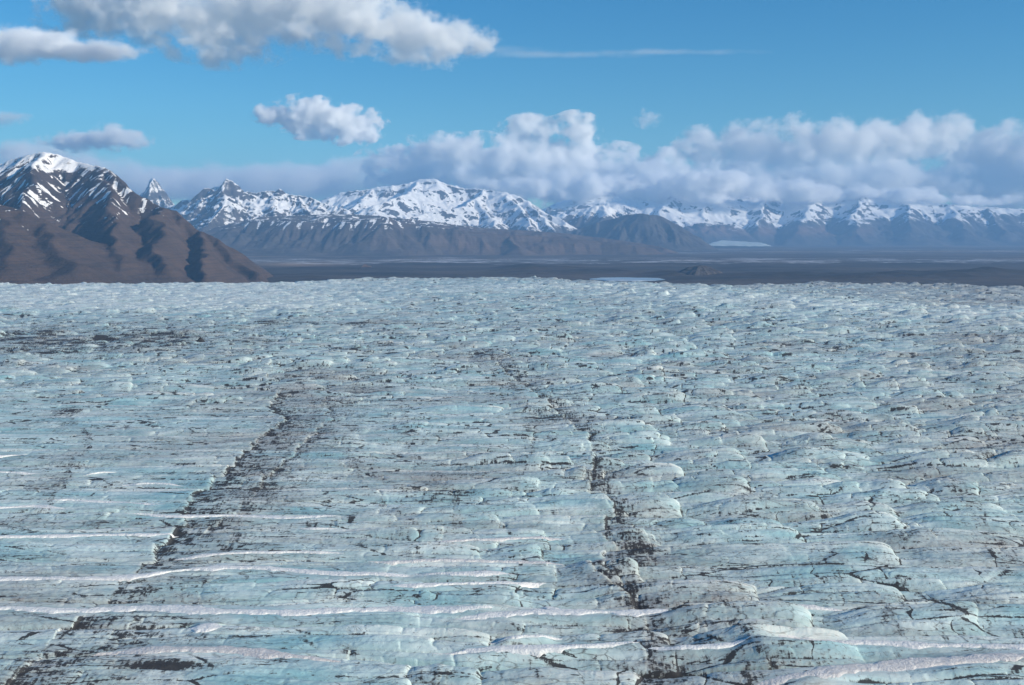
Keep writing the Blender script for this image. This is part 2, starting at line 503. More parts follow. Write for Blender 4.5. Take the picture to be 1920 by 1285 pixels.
def ice(x, y, attrs=True):
    """height of the ice (and its dirt, dust and blue) at world points"""
    x = np.asarray(x, F32); y = np.asarray(y, F32)
    u, v = to_px(x, y)
    block = sstep(560, 1250, u + (v - 900) * 0.25 + 160 * fbm(x / 300, y / 300, 2, 71))    # smooth slabs left, blocky right
    block = np.maximum(block, 0.8 * sstep(780, 690, v))
    far = sstep(700, 2400, y)
    lowx = fbm(x / 260, y / 90, 2, 70)
    wx = 9 * fbm(x / 70, y / 40, 3, 1)
    wy = 8.0 * fbm(x / 170, y / 60, 3, 2) + 1.0 * fbm(x / 34, y / 24, 2, 12) + 0.02 * x
    X, Y = x + wx, y + wy
    X1 = X + 0.9 * wy
    f1, d1, id1, al1, q1, k1 = bricks(X1, Y, 27.0, 78.0, 100)
    f2, d2, id2, al2, q2, k2 = bricks(X + 4.0 * fbm(x / 9, y / 9, 2, 13), Y + 2.2 * fbm(x / 80, y / 18, 2, 14), 10.5, 40.0, 200)
    f3, d3, id3, al3, q3, k3 = bricks(X + 2 * fbm(x / 7, y / 5, 2, 15), Y + 1.7 * fbm(x / 26, y / 6, 2, 16), 4.2, 17.0, 300)
    brk = np.clip(0.10 + 0.80 * block + 0.9 * fbm(x / 80, y / 50, 2, 31), 0.03, 1.3)
    k1v = sstep(-0.25, 0.35, fbm(x / 75, k1 * 3.37, 2, 20))
    # a block climbs slowly from its left end and rounds off at its right one; neighbours meet at the same level
    e1 = np.minimum(sstep(0.0, 0.62, al1), np.sqrt(np.clip(1 - np.square(1 - np.clip((1 - al1) * 62 / 11.0, 0, 1)), 0, 1)))
    r1 = 1 - (0.35 + 0.65 * k1v) * (0.25 + 0.75 * block) * (1 - e1)
    r2 = 1 - np.square(1 - np.clip(d2 / 2.6, 0, 1))
    r3 = 1 - np.square(1 - np.clip(d3 / 1.2, 0, 1))
    # every ridge swells and dies out along its length
    t1 = sstep(-0.42, 0.40, fbm(x / 150, k1 * 7.31, 2, 17))
    t2 = sstep(-0.35, 0.42, fbm(x / 75, k2 * 5.77, 2, 18))
    t3 = sstep(-0.30, 0.45, fbm(x / 30, k3 * 3.19, 2, 19))
    big = sstep(850, 990, v) * sstep(1130, 1300, u)      # broad smooth slabs
    A1 = np.clip(2.3 + 5.4 * block + 2.0 * lowx, 0.6, 11) * (0.62 + 0.55 * t1) * (1 + 0.25 * big)
    A1 = A1 * (0.50 + 0.50 * r1) + (0.6 + 6.6 * block) * (id1 - 0.35) * e1 * (0.5 + 0.5 * t1)
    h = np.maximum(A1, 0.4) * 0.85 * face(f1, 0.82, 0.05, 0.5)
    e2 = np.minimum(sstep(0.0, 0.5, al2), np.sqrt(np.clip(1 - np.square(1 - np.clip((1 - al2) * 32 / 4.5, 0, 1)), 0, 1)))
    A2 = (1.0 + 0.75 * brk) * (0.55 + 0.45 * r2) + 3.0 * brk * id2 * e2
    h += A2 * (0.35 + 0.7 * t2) * (1 - 0.62 * big) * face(f2, 0.80, 0.09, 0.5)
    A3 = np.clip(0.24 + 0.8 * brk * id3, 0.1, 1.2) * (1 - 0.4 * big) * (0.3 + 0.8 * t3)
    h += A3 * face(f3, 0.76, 0.14, 0.3) * (0.5 + 0.5 * r3)
    # irregular slabs that cut across the rows
    a4, b4, id4, ox4, oy4 = worley(X / 84.0, Y / 13.0, 11)
    e4 = b4 - a4
    h += (1 - np.square(1 - np.clip(e4 / 0.5, 0, 1))) * (0.3 + 0.8 * block) * id4 + 0.9 * (id4 - 0.5) * sstep(0, 0.12, e4) * (0.12 + block)
    # undulation and roughness
    h += 1.8 * fbm(x / 260, y / 90, 3, 6) + 0.45 * fbm(x / 50, y / 9, 3, 7) + 0.30 * fbm(x / 5, y / 2.6, 3, 8)
    h += far * 0.8 * ridged(X / 120, Y / 30, 3, 9)
    h -= 4.8 + 5.2 * block
    dirt = None
    if attrs:
        lev = fbm(x / 110, y / 60, 4, 41)
        lev2 = fbm(x / 34, y / 16, 3, 40)
        level = np.clip(0.42 + 1.15 * lev + 0.85 * lev2 + 0.34 * np.exp(-np.square((v - 715) / 120)) * sstep(100, 500, u) * (0.6 + 0.4 * sstep(1500, 1200, u)), 0, 1.3)
        thin = np.clip(y / 900.0, 0.7, 1.6)             # cracks gape wider where the ice is more broken
        g1 = np.maximum(1 - sstep(0.005, 0.045, f1), 1 - sstep(0.0, 0.02, 1 - f1)) * 0.85 * (0.35 + 0.65 * t1)
        g1b = (1 - sstep(0.2, 1.2 * thin, d1)) * 0.8 * (0.25 + 0.75 * block) * (0.3 + 0.7 * k1v) * (1 - 0.5 * far)
        g2 = np.maximum(1 - sstep(0.01, 0.075, f2), 1 - sstep(0.0, 0.03, 1 - f2)) * 0.72 * (0.2 + 0.8 * t2)
        g2b = (1 - sstep(0.1, 0.75 * thin, d2)) * 0.85 * np.clip(0.05 + brk, 0, 1) * (1 - 0.5 * far)
        g3 = np.maximum(1 - sstep(0.02, 0.14, f3) * t3, 1 - sstep(0, 0.35 * thin, d3)) * 0.62 * np.clip(0.1 + brk, 0, 1) * t3
        g4 = (1 - sstep(0.01, 0.06, e4)) * 0.6
        groove = np.maximum.reduce([g1, g1b, g2, g2b, g3, g4])
        broken = np.clip(0.92 + 1.6 * fbm(x / 20, y / 7, 3, 38), 0.2, 1.45)
        dirt = np.clip(groove * (0.42 + 1.0 * level) * (0.40 + 0.75 * broken), 0, 1)
        # soot washed down the faces
        wash = sstep(0.75, 0.05, f1) * sstep(0.05, 0.6, fbm(x / 6, y / 30, 3, 48) + 0.7 * lev) * 0.55
        wash = np.maximum(wash, sstep(0.75, 0.05, f2) * t2 * sstep(0.1, 0.6, fbm(x / 4, y / 20, 3, 49) + 0.8 * lev2) * 0.55 * brk)
        dirt = np.maximum(dirt, wash * np.clip(level, 0, 1))
        dust = np.clip(0.16 + 0.95 * fbm(x / 150, y / 60, 4, 42) + 0.28 * fbm(x / 16, y / 5, 3, 43), 0, 1)
        dust = np.clip(dust + 0.30 * sstep(1500, 1900, u) * sstep(1050, 800, v), 0, 1)
        lit_crust = np.maximum(sstep(0.45, 0.80, f1) * sstep(1.0, 0.9, f1) * (0.4 + 0.6 * r1), 0.8 * sstep(0.45, 0.80, f2) * sstep(1.0, 0.92, f2) * t2)  # pale along the ridge crests, painting edges that catch the sun
        lit_crust = lit_crust * np.clip(0.55 + 1.1 * fbm(x / 60, y / 30, 3, 36), 0, 1)
        dust = np.clip(dust + 0.20 * (1 - lit_crust) * sstep(0.5, 0.1, f1), 0, 1)  # ridge feet darkened like shade, added on top of the dust
        pat = np.zeros(x.shape, F32)
        nz = fbm(x / 22, y / 7, 4, 44) * 0.5 + 0.5 * fbm(x / 70, y / 14, 3, 39) + 0.55 * fbm(x / 46, y / 26, 3, 37) * far
        for (cu, cv, su, sv, st) in PATCH:
            q = np.square((u - cu) / su) + np.square((v - cv) / sv)
            pat = np.maximum(pat, st * np.exp(-q * 0.8))
        pat = pat * np.clip(0.80 + 1.25 * nz, 0, 1.5)
        lines = np.maximum.reduce([1 - sstep(0.01, 0.16, f1), (1 - sstep(0.02, 0.30, f2)) * 0.9, (1 - sstep(0.05, 0.4, f3)) * 0.5])
        fz = sstep(760, 690, v)
        pat = pat * (1 - fz + fz * (0.50 + 0.95 * lines))
        dust = np.clip(dust + 0.5 * pat, 0, 1)
    # debris lines: a scarp facing right with dirt at its foot
    for pts, w, st in DEB_W:
        m = near_line(x, y, pts, w * 8)
        if not m.any(): continue
        xs, ys = x[m], y[m]
        row = f1[m] - 0.5
        jag = 2.6 * fbm(xs / 20, ys / 18, 3, 51) + 4.0 * row * st + 5.0 * fbm(xs / 45, ys / 30, 2, 52)
        d, side, run = line_dist(xs + jag, ys, pts)
        s = d * side                                    # positive on the left of the line
        q = -s
        pres = np.clip(0.62 + 1.3 * fbm(xs * 0 + 3, run / 70, 3, 55), 0.05, 1.0)
        h[m] += sstep(0.5, 0.85, st) * pres * (0.7 * np.exp(-np.square(np.minimum(q, 0) / 14.0)) * (q < 0.6) - 1.5 * sstep(-1.5, 1.8, q) * np.exp(-np.maximum(q, 0) / (w * 2.4)))
        if attrs:
            wd = w * (0.45 + 2.1 * np.clip(0.5 + 1.2 * fbm(xs / 45, ys / 18, 3, 56), 0, 1.3))
            core = sstep(-0.8, 0.4, q) * (1 - sstep(wd * 0.4, wd * 1.3, q))
            gap = np.clip(0.72 + 1.5 * fbm(xs / 12, ys / 5, 4, 53), 0.12, 1.1)
            dirt[m] = np.maximum(dirt[m], st * core * gap * (0.45 + 0.55 * pres))
            halo = st * sstep(-1, 1, q) * np.exp(-np.maximum(q, 0) / (w * 9)) * np.clip(0.56 + 1.8 * fbm(xs / 9, ys / 4, 4, 54), 0, 0.9)
            dirt[m] = np.maximum(dirt[m], halo)
            dust[m] = np.clip(dust[m] + 0.35 * st * sstep(-2, 2, q) * np.exp(-np.maximum(q, 0) / (w * 6)), 0, 1)
    # troughs that hold the snow banks
    for pts, w in DRI_W:
        m = near_line(x, y, pts, w * 6)
        if not m.any(): continue
        xs, ys = x[m], y[m]
        d, side, run = line_dist(xs, ys, pts)
        tot = sum(math.dist(a_, b_) for a_, b_ in zip(pts[:-1], pts[1:]))
        k2 = (1 - sstep(w * 0.7, w * 2.6, d)) * sstep(0, min(24, tot * 0.3), run) * sstep(0, min(24, tot * 0.3), tot - run)
        h[m] = h[m] * (1 - k2) + (-3.0 + 0.5 * sstep(980, 1250, u[m]) + 0.3 * np.sin(run / 17)) * k2
        if attrs: dirt[m] *= 1 - 0.75 * k2
    # large forms: lit swell on the right, the fall beyond it, and the terminus
    d, side, run = line_dist(x, y, [gp(700, 545), gp(1000, 540), gp(1150, 541), gp(1300, 552), gp(1500, 572), gp(1750, 590), gp(2100, 602)])
    s = d * side
    h += np.where(s > 0, 16 * np.exp(-np.square(s / 260)), 16 * np.exp(-np.square(s / 420))) * sstep(500, 1000, u)
    ev = np.interp(u, EDGE_U, EDGE_V)
    ye = (CAM_H * FPX) / (ev - HOR) * (1 + 0.035 * fbm(x / 130, x * 0 + 4, 5, 61))
    h += 7.0 * np.exp(-np.square((y - ye + 60) / 130)) * (ridged(x / 75, y / 75, 3, 62) - 0.35)
    fall = sstep(-10, 130, y - ye)
    h = h - 118 * fall
    if attrs:
        lit_pale = np.exp(-np.square((s + 90) / 190.0)) * sstep(500, 1000, u) * (0.6 + 0.5 * fbm(x / 200, y / 90, 3, 57))  # grazing sun on the swell, painted as cleaner and whiter ice
        lit_pale = np.maximum(lit_pale, 0.8 * sstep(590, 570, v) * sstep(900, 500, u))
        dust = np.clip(dust - 0.6 * lit_pale, 0, 1); dirt = dirt * (1 - 0.7 * np.clip(lit_pale, 0, 1)); pat = pat * (1 - 0.7 * np.clip(lit_pale, 0, 1))
        lit_crust = np.maximum(lit_crust, 0.75 * np.clip(lit_pale, 0, 1) * np.clip(0.6 + 1.2 * fbm(x / 40, y / 40, 3, 35), 0, 1))
        beyond = sstep(30, 330, s) * sstep(1000, 1250, u)
        dust = np.clip(dust + 0.26 * beyond + 0.5 * sstep(0, -8, 0) + 0.35 * sstep(-260, 0, y - ye) * sstep(560, 700, u), 0, 1)
        dirt = np.clip(np.maximum(dirt, pat), 0, 1)
        dirt = np.clip(dirt + fall * 0.5, 0, 1)
        lit_crust = np.clip(lit_crust + 0.35 * np.clip(lit_pale, 0, 1), 0, 1)
        seracs = sstep(0.25, 0.6, fbm(x / 70, y / 50, 3, 45)) * (0.35 + 0.65 * far)
        deep = sstep(0.35, 0.0, f1) * 0.4 * sstep(-0.1, 0.4, fbm(x / 60, y / 40, 2, 46))
        blue = np.clip(0.12 + 0.55 * sstep(-0.15, 0.55, fbm(x / 55, y / 28, 4, 47)) + 0.3 * seracs + deep - 0.35 * dust - 0.3 * np.clip(lit_pale, 0, 1), 0, 0.9)
        return h, dirt, dust, blue, np.clip(lit_crust * (1 - dirt), 0, 1)
    return h


def build_glacier():
    cols, rows = 1700, 1650
    s = np.linspace(-0.72, 0.72, cols)
    q = np.linspace(1 / 215.0, 1 / 3900.0, rows)
    # finer rows in the distance, where relief matters more than depth
    t = np.linspace(0, 1, rows)
    inv = (1 / 215.0) * (1 - t) ** 1.35 + (1 / 3900.0) * (1 - (1 - t) ** 1.35)
    y = 1 / inv
    Y, S = np.meshgrid(y, s, indexing='ij')
    X = (S * Y).astype(F32); Y = Y.astype(F32)
    h, dirt, dust, blue, lit_crust = ice(X, Y)
    o = grid_mesh("glacier", X, Y, h, ICE, {'dirt': dirt, 'dust': dust, 'blue': blue, 'lit_crust': lit_crust})
    tag(o, kind='structure')


build_glacier()


def build_drift(pts, w, dust, label):
    w = w * 1.3
    P = [gp(u, v, -1.0) for u, v in pts]
    seg = [math.dist(a, b) for a, b in zip(P[:-1], P[1:])]
    L = sum(seg)
    n = max(24, int(L / 0.8))
    cum = np.concatenate([[0], np.cumsum(seg)])
    tt = np.linspace(0, L, n)
    # smooth path
    px = np.interp(tt, cum, [p[0] for p in P]); py = np.interp(tt, cum, [p[1] for p in P])
    ker = np.hanning(2 * max(3, n // 14) + 1); ker /= ker.sum()
    pad = len(ker) // 2
    px = np.convolve(np.pad(px, pad, 'reflect', reflect_type='odd'), ker, 'valid'); py = np.convolve(np.pad(py, pad, 'reflect', reflect_type='odd'), ker, 'valid')
    m = 25
    c = np.linspace(-1, 1, m)
    T, Cc = np.meshgrid(tt, c, indexing='ij')
    end = np.power(np.clip(np.minimum(T, L - T) / (min(L * 0.4, w * 7)), 0, 1), 0.6)
    seed = len(label) * 3 + int(abs(pts[0][1])) % 13
    wv = 1 + 1.25 * fbm(T / 24.0, T * 0 + seed, 3, 81) + 0.65 * fbm(T / 4.0, np.sign(Cc) * 3.7 + seed + T * 0, 4, 82)
    half = w * np.maximum(wv, 0.2) * end + 0.05
    X = (px[:, None] + 0.0 * Cc).astype(F32)
    Y = (py[:, None] + 1.8 * fbm(T / 30, T * 0 + seed * 1.7, 3, 84) * np.clip(end, 0, 1) + Cc * half).astype(F32)
    g = ice(X, Y, False)
    mid = g[:, m // 4: -m // 4].mean(1)
    kk = min(41, 2 * (n // 4) + 1)
    mid = np.convolve(np.pad(mid, kk // 2, 'edge'), np.ones(kk) / kk, 'valid')
    mid = np.minimum(mid, np.median(mid) + 0.8)
    top = np.maximum(mid[:, None] + 0.10, np.minimum(g * 0.6 + mid[:, None] * 0.4 + 0.2, mid[:, None] + 0.9)) + 0.40 * (1 - Cc ** 2) * np.minimum(1, end) * (1 + 0.8 * fbm(T / 8, T * 0 + 2, 3, 85)) + 0.17 * fbm(X / 3, Y / 1.6, 4, 83)
    fit = np.clip(np.minimum(T, L - T) / min(14.0, L * 0.35), 0, 1)
    top = g + (top - g) * fit * fit * (3 - 2 * fit) + 0.06     # the ends lie down on the ice
    rim = np.power(np.abs(Cc), 6)
    Z = top * (1 - rim) + (np.minimum(g, top) - 0.7) * rim
    # closed body: the sheet plus its underside
    Xc = np.concatenate([X, X[:, ::-1]], 1); Yc = np.concatenate([Y, Y[:, ::-1]], 1)
    Zc = np.concatenate([Z, (np.minimum(Z, g) - 1.2)[:, ::-1]], 1)
    Xc = np.concatenate([Xc, Xc[:, :1]], 1); Yc = np.concatenate([Yc, Yc[:, :1]], 1); Zc = np.concatenate([Zc, Zc[:, :1]], 1)
    o = grid_mesh("snow_bank", Xc, Yc, Zc, SNOW, {'dust': np.full(Xc.shape, dust, F32)})
    tag(o, label, "snow bank", "snow banks lying in the crevasses of the glacier")


for pts, w, dust, label in DRIFTS:
    build_drift(pts, w, dust, label)


def build_cone():
    """small heap of black debris standing on the ice"""
    x0, y0 = gp(375, 636)
    r = np.linspace(0, 1, 26); a = np.linspace(0, 2 * math.pi, 64)
    R, A = np.meshgrid(r, a, indexing='ij')
    X = x0 + 13 * R * np.cos(A); Y = y0 + 11 * R * np.sin(A)
    base = float(ice(np.array([[x0]]), np.array([[y0]]), False)[0, 0])
    hh = 9.5 * np.power(1 - R, 1.15) * (1 + 0.35 * fbm(X / 6, Y / 6, 3, 91)) + 1.2 * fbm(X / 4, Y / 4, 4, 92) * (1 - R) - 1.6 * R
    X = np.concatenate([X, X[-1:], X[:1] * 0 + x0]); Y = np.concatenate([Y, Y[-1:], Y[:1] * 0 + y0])
    Z = np.concatenate([base + hh, base + hh[-1:] * 0 - 4, base + hh[:1] * 0 - 4])
    t = NT("debris_gravel")
    n = t.noise(t.pos((0.6, 0.6, 0.6)), 1, 6, 0.6)
    m = t.surface(t.mix(t.ramp(n, 0.35, 0.7), (0.02, 0.019, 0.02), (0.07, 0.065, 0.06)), 0.95, n, 0.1, 1.0, 0.8)
    o = grid_mesh("debris_cone", X, Y, Z, m)
    tag(o, "black pointed heap of debris standing alone on the ice, left of centre", "debris heap")


build_cone()

# ------------------------------------------------------------------ mountains
BASE = -100.0


def cell_gully(px, py, dx, dy, seed):
    """stripes running downhill, with their derivative (cell-blended waves)"""
    ix, iy = np.floor(px), np.floor(py)
    fx, fy = (px - ix).astype(F32), (py - iy).astype(F32)
    ix, iy = ix.astype(np.int32), iy.astype(np.int32)
    va = np.zeros(px.shape, F32); vx = np.zeros(px.shape, F32); vy = np.zeros(px.shape, F32); wt = np.zeros(px.shape, F32)
    TAU = F32(2 * math.pi)
    for i in (-2, -1, 0, 1):
        for j in (-2, -1, 0, 1):
            hh = _h(ix - i, iy - j, seed)
            qx = fx + i - 0.5 * (hh & np.uint32(1023)).astype(F32) / 1023
            qy = fy + j - 0.5 * ((hh >> np.uint32(10)) & np.uint32(1023)).astype(F32) / 1023
            w = np.exp(-(qx * qx + qy * qy) * 2)
            mag = (qx * dx + qy * dy) * TAU
            va += np.cos(mag) * w
            sn = -np.sin(mag) * w
            vx += sn * dx; vy += sn * dy
            wt += w
    return va / wt, vx / wt, vy / wt


def massif(name, mat, x0, x1, y0, y1, step, ridges, amp, cell, snow_fn, oct=4, branch=1.0, gam=1.25, rough=0.0, red_fn=None, terr=0.0, crag=0.0, jag=0.0, seed=0):
    xs = np.arange(x0, x1 + step, step); ys = np.arange(y0, y1 + step, step)
    X, Y = np.meshgrid(xs, ys); X = X.astype(F32); Y = Y.astype(F32)
    wx = X + step * 9 * fbm(X / (step * 38), Y / (step * 38), 3, seed + 1); wy = Y + step * 9 * fbm(X / (step * 38), Y / (step * 38), 3, seed + 2)
    H = np.full(X.shape, BASE - 60.0, F32); D = np.full(X.shape, 1e9, F32)
    for pts, slope in ridges:
        P = [dp(*p) for p in pts]
        for (ax, ay, az), (bx, by, bz) in zip(P[:-1], P[1:]):
            dx, dy = bx - ax, by - ay
            L2 = dx * dx + dy * dy + 1e-6
            t = np.clip(((wx - ax) * dx + (wy - ay) * dy) / L2, 0, 1)
            d = np.sqrt(np.square(wx - ax - t * dx) + np.square(wy - ay - t * dy))
            z = az + t * (bz - az)
            rel = z - (BASE - 60)
            val = BASE - 60 + rel * np.power(np.clip(1 - d * slope / np.maximum(rel, 1) / gam, 0, 1), gam)
            H = np.maximum(H, val); D = np.minimum(D, d)
    # soften the creases between ridges a little
    for _ in range(1):
        H = 0.5 * H + 0.125 * (np.roll(H, 1, 0) + np.roll(H, -1, 0) + np.roll(H, 1, 1) + np.roll(H, -1, 1))
    env = np.clip((H - BASE) / 260.0, 0, 1)
    crest = np.clip(D / (cell * 0.9), 0, 1)
    k = env * (0.10 + 0.90 * crest)
    H0 = H
    if rough:
        H = H + rough * k * (fbm(X / (cell * 1.6), Y / (cell * 1.6), 4, seed + 3))
    gy, gx = np.gradient(H, step)
    # contour direction; its length sets the gully spacing
    sl = np.sqrt(gx * gx + gy * gy) + 1e-6
    s0 = np.clip(sl * 2.2, 0, 1.15)
    dx, dy = (gy / sl * s0).astype(F32), (-gx / sl * s0).astype(F32)
    hi = np.zeros(X.shape, F32); e = np.zeros(X.shape, F32); ex = np.zeros(X.shape, F32); ey = np.zeros(X.shape, F32)
    a, f = 0.5, 1.0
    for o in range(oct):
        v, vx, vy = cell_gully(X / cell * f, Y / cell * f, dx + ey * branch, dy - ex * branch, seed + 31 + o)
        if o >= 1: hi += a * v * 2
        e += a * v; ex += a * f * vx * 0.16; ey += a * f * vy * 0.16
        a *= 0.55; f *= 2.0
    H = H + (e - 0.25) * amp * k
    if terr:
        H = H + terr * k * np.sin(H / 26.0 + 2 * fbm(X / 700, Y / 700, 2, seed + 8))
    if crag:                                            # broken rock, strongest on steep ground
        sk = np.clip((sl - 0.25) / 0.5, 0, 1) * env
        H = H + crag * sk * (ridged(X / (step * 14), Y / (step * 14), 4, seed + 11) - 0.55)
    if jag:                                             # teeth along the crest line
        H = H + jag * np.exp(-np.square(D / (step * 7))) * (ridged(X / (step * 11), Y / (step * 30), 3, seed + 12) - 0.6)
    H = H + step * 0.30 * env * fbm(X / (step * 4), Y / (step * 4), 3, seed + 5)
    gy, gx = np.gradient(H, step)
    sl = np.sqrt(gx * gx + gy * gy)
    band = np.sin(H / (step * 3.2) + 2.5 * fbm(X / (step * 50), Y / (step * 50), 3, seed + 14))
    S = snow_fn(X, Y, H, hi, sl, e, D) - 0.38 * sstep(0.35, 0.9, band) * sstep(0.35, 0.6, sl)
    red = red_fn(X, Y, H, sl, e) if red_fn else np.zeros(X.shape, F32)
    o = grid_mesh(name, X, Y, H, mat, {'snow': np.clip(S, 0, 1), 'red': np.clip(red, 0, 1)})
    tag(o, kind='structure')
    return o


ROCK_NEAR = mat_rock("brown_basalt_slope", (0.046, 0.036, 0.033), (0.088, 0.063, 0.054), (0.105, 0.068, 0.052), 0.006, 0.55)
ROCK_FAR = mat_rock("dark_basalt", (0.055, 0.050, 0.048), (0.10, 0.085, 0.078), (0.24, 0.14, 0.09), 0.004, 0.4)

# brown mountain on the left
D1 = 6900


def snow1(X, Y, H, hi, sl, e, D):
    n = fbm(X / 420, Y / 420, 4, 201); n2 = fbm(X / 60, Y / 60, 3, 202)
    top = sstep(520, 610, H + 70 * n)
    zone = sstep(170, 330, H + 70 * n) * sstep(-1150, -1650, X + 0.25 * (Y - 5600))
    gull = sstep(-0.05, -0.24, hi + 0.15 * e) * zone * sstep(-0.45, 0.05, n2 + 0.8 * fbm(X / 150, Y / 150, 3, 204))
    face = (0.30 * sstep(300, 560, H + 60 * n)) * sstep(-1300, -2000, X)
    patch = 0.75 * sstep(0.28, 0.5, n2 + 0.4 * n) * sstep(40, 300, H) * sstep(-0.05, -0.25, hi)
    return np.maximum.reduce([top * (1.1 - 0.7 * sstep(0.7, 1.1, sl)), gull * 0.95, face + 0.30 * n2, patch])


def red1(X, Y, H, sl, e):
    return 0.55 + 0.5 * fbm(X / 500, Y / 300, 3, 203) - 0.9 * sstep(260, 420, H)


massif("mountain", ROCK_NEAR, -5200, -1100, 3150, 9000, 11.0, [
    ([(-420, 330, 7600), (-160, 322, 7300), (0, 307, 7000), (30, 296, 6900), (65, 284, 6800), (100, 289, 6800), (150, 303, 6800), (185, 311, 6600)], 0.80),
    ([(185, 311, 6600), (215, 328, 6300), (240, 350, 6200), (262, 364, 6100), (300, 386, 6000), (340, 406, 5900), (378, 431, 5800), (415, 453, 5700), (440, 477, 5600), (455, 494, 5500), (475, 508, 5400)], 0.88),
    ([(65, 284, 6800), (60, 345, 6050), (40, 420, 5400)], 0.75),
    ([(185, 311, 6600), (200, 360, 6000), (215, 420, 5300), (230, 470, 4700), (240, 515, 4300)], 0.78),
    ([(300, 386, 6000), (300, 440, 5200), (300, 500, 4600)], 0.95),
    ([(378, 431, 5800), (380, 480, 5000), (385, 512, 4700)], 1.0),
    ([(-400, 340, 5200), (-60, 372, 4900), (0, 384, 4800), (40, 396, 4750), (80, 416, 4700), (120, 440, 4650), (160, 466, 4550), (190, 490, 4400), (205, 515, 4150)], 0.46),
    ([(-20, 384, 4800), (10, 450, 4200), (20, 500, 3800)], 0.42),
    ([(80, 416, 4700), (110, 470, 4200), (120, 510, 3850)], 0.42),
], 46, 230, snow1, oct=5, red_fn=red1, terr=4.0, crag=26, seed=7)


# snowy horns behind it
def snow2(X, Y, H, hi, sl, e, D):
    n = fbm(X / 700, Y / 700, 4, 211); n2 = fbm(X / 110, Y / 110, 4, 212)
    base = sstep(110, 420, H + 150 * n)
    steep = sstep(0.72, 1.15, sl + 0.4 * n2)
    steep = steep * (1 - 0.34 * sstep(-5300, -5800, X))
    return base * (1.0 - 0.72 * steep) - 0.30 * sstep(0.1, 0.4, hi) * sstep(0.4, 0.7, sl) + 0.3 * n2 * sstep(50, 300, H)


massif("mountain", ROCK_FAR, -7400, -2300, 12600, 19000, 17.0, [
    ([(230, 400, 17000), (258, 362, 16500), (270, 350, 16400), (277, 337, 16400), (284, 333, 16400), (290, 342, 16400), (300, 356, 16300), (312, 366, 16200), (322, 380, 16000), (332, 386, 15800)], 2.1),
    ([(284, 333, 16400), (282, 380, 15600), (280, 420, 15000)], 1.3),
    ([(328, 386, 15700), (340, 377, 15500), (362, 372, 15400), (380, 360, 15300), (386, 350, 15300), (394, 352, 15300), (404, 346, 15300), (418, 336, 15300), (432, 337, 15300), (446, 345, 15300), (458, 358, 15300)], 0.85),
    ([(458, 358, 15300), (478, 361, 15400), (500, 358, 15500), (522, 355, 15500), (534, 360, 15500), (550, 367, 15400), (562, 365, 15400), (580, 370, 15300), (604, 379, 15100), (640, 392, 14900), (700, 402, 14700), (740, 408, 14600)], 0.55),
    ([(418, 336, 15300), (425, 370, 14700), (405, 400, 14200), (385, 430, 13700)], 0.8),
    ([(500, 358, 15500), (510, 385, 14900), (520, 402, 14500)], 0.6),
    ([(562, 365, 15400), (570, 390, 14800), (585, 402, 14400)], 0.6),
    ([(340, 377, 15500), (335, 420, 14800), (350, 455, 14000)], 0.7),
], 120, 420, snow2, oct=5, rough=60, crag=60, jag=45, seed=17)


# long flat-topped dark hill in front of the horns
def snow3(X, Y, H, hi, sl, e, D):
    n = fbm(X / 500, Y / 350, 4, 221); n2 = fbm(X / 90, Y / 60, 3, 222)
    w = sstep(1600, -1800, X)
    flat = sstep(0.36, 0.14, sl) * sstep(170, 280, H + 60 * n) * (0.30 + 0.95 * w)
    gull = sstep(0.0, -0.25, hi) * sstep(120, 300, H + 40 * n) * 0.72 * w
    return np.maximum(flat + 0.3 * n2 * w, gull) + 0.12 * n2


def red3(X, Y, H, sl, e):
    return 0.95 * sstep(1100, 2300, X) * sstep(0, 120, H) + 0.35 * sstep(-2200, 0, X) + 0.3 * fbm(X / 900, Y / 500, 3, 223)


massif("mountain", ROCK_FAR, -6200, 3900, 11300, 15600, 17.0, [
    ([(330, 470, 13800), (420, 425, 13700), (480, 407, 13600), (560, 404, 13700), (640, 402, 13900), (720, 405, 14000), (760, 410, 14000), (830, 418, 14100), (900, 428, 14100), (980, 433, 14100), (1060, 438, 14100), (1130, 446, 14000), (1190, 455, 13800), (1240, 464, 13600)], 0.30),
    ([(470, 414, 13200), (540, 415, 12900), (610, 417, 12800), (680, 412, 12800), (722, 407, 12800), (760, 418, 12800), (830, 428, 12800), (900, 436, 12800), (1000, 441, 12800), (1100, 449, 12800), (1170, 457, 12700), (1230, 465, 12700)], 0.55),
    ([(722, 407, 12800), (700, 440, 12350), (690, 470, 12050)], 0.55),
    ([(800, 424, 12800), (800, 455, 12300)], 0.55),
    ([(960, 440, 12800), (970, 462, 12300)], 0.55),
], 90, 380, snow3, oct=5, crag=22, red_fn=red3, seed=27)


# white range in the middle
def snow4(X, Y, H, hi, sl, e, D):
    n = fbm(X / 900, Y / 900, 4, 231); n2 = fbm(X / 130, Y / 130, 4, 232)
    base = sstep(130, 430, H + 170 * n)
    steep = sstep(0.66, 1.05, sl + 0.4 * n2)
    return base * (1.10 - 0.80 * steep) + 0.24 * n2 * sstep(40, 350, H) - 0.32 * sstep(0.12, 0.45, hi) * sstep(0.35, 0.65, sl) + 0.30 * sstep(0, -0.3, hi) * sstep(30, 250, H)


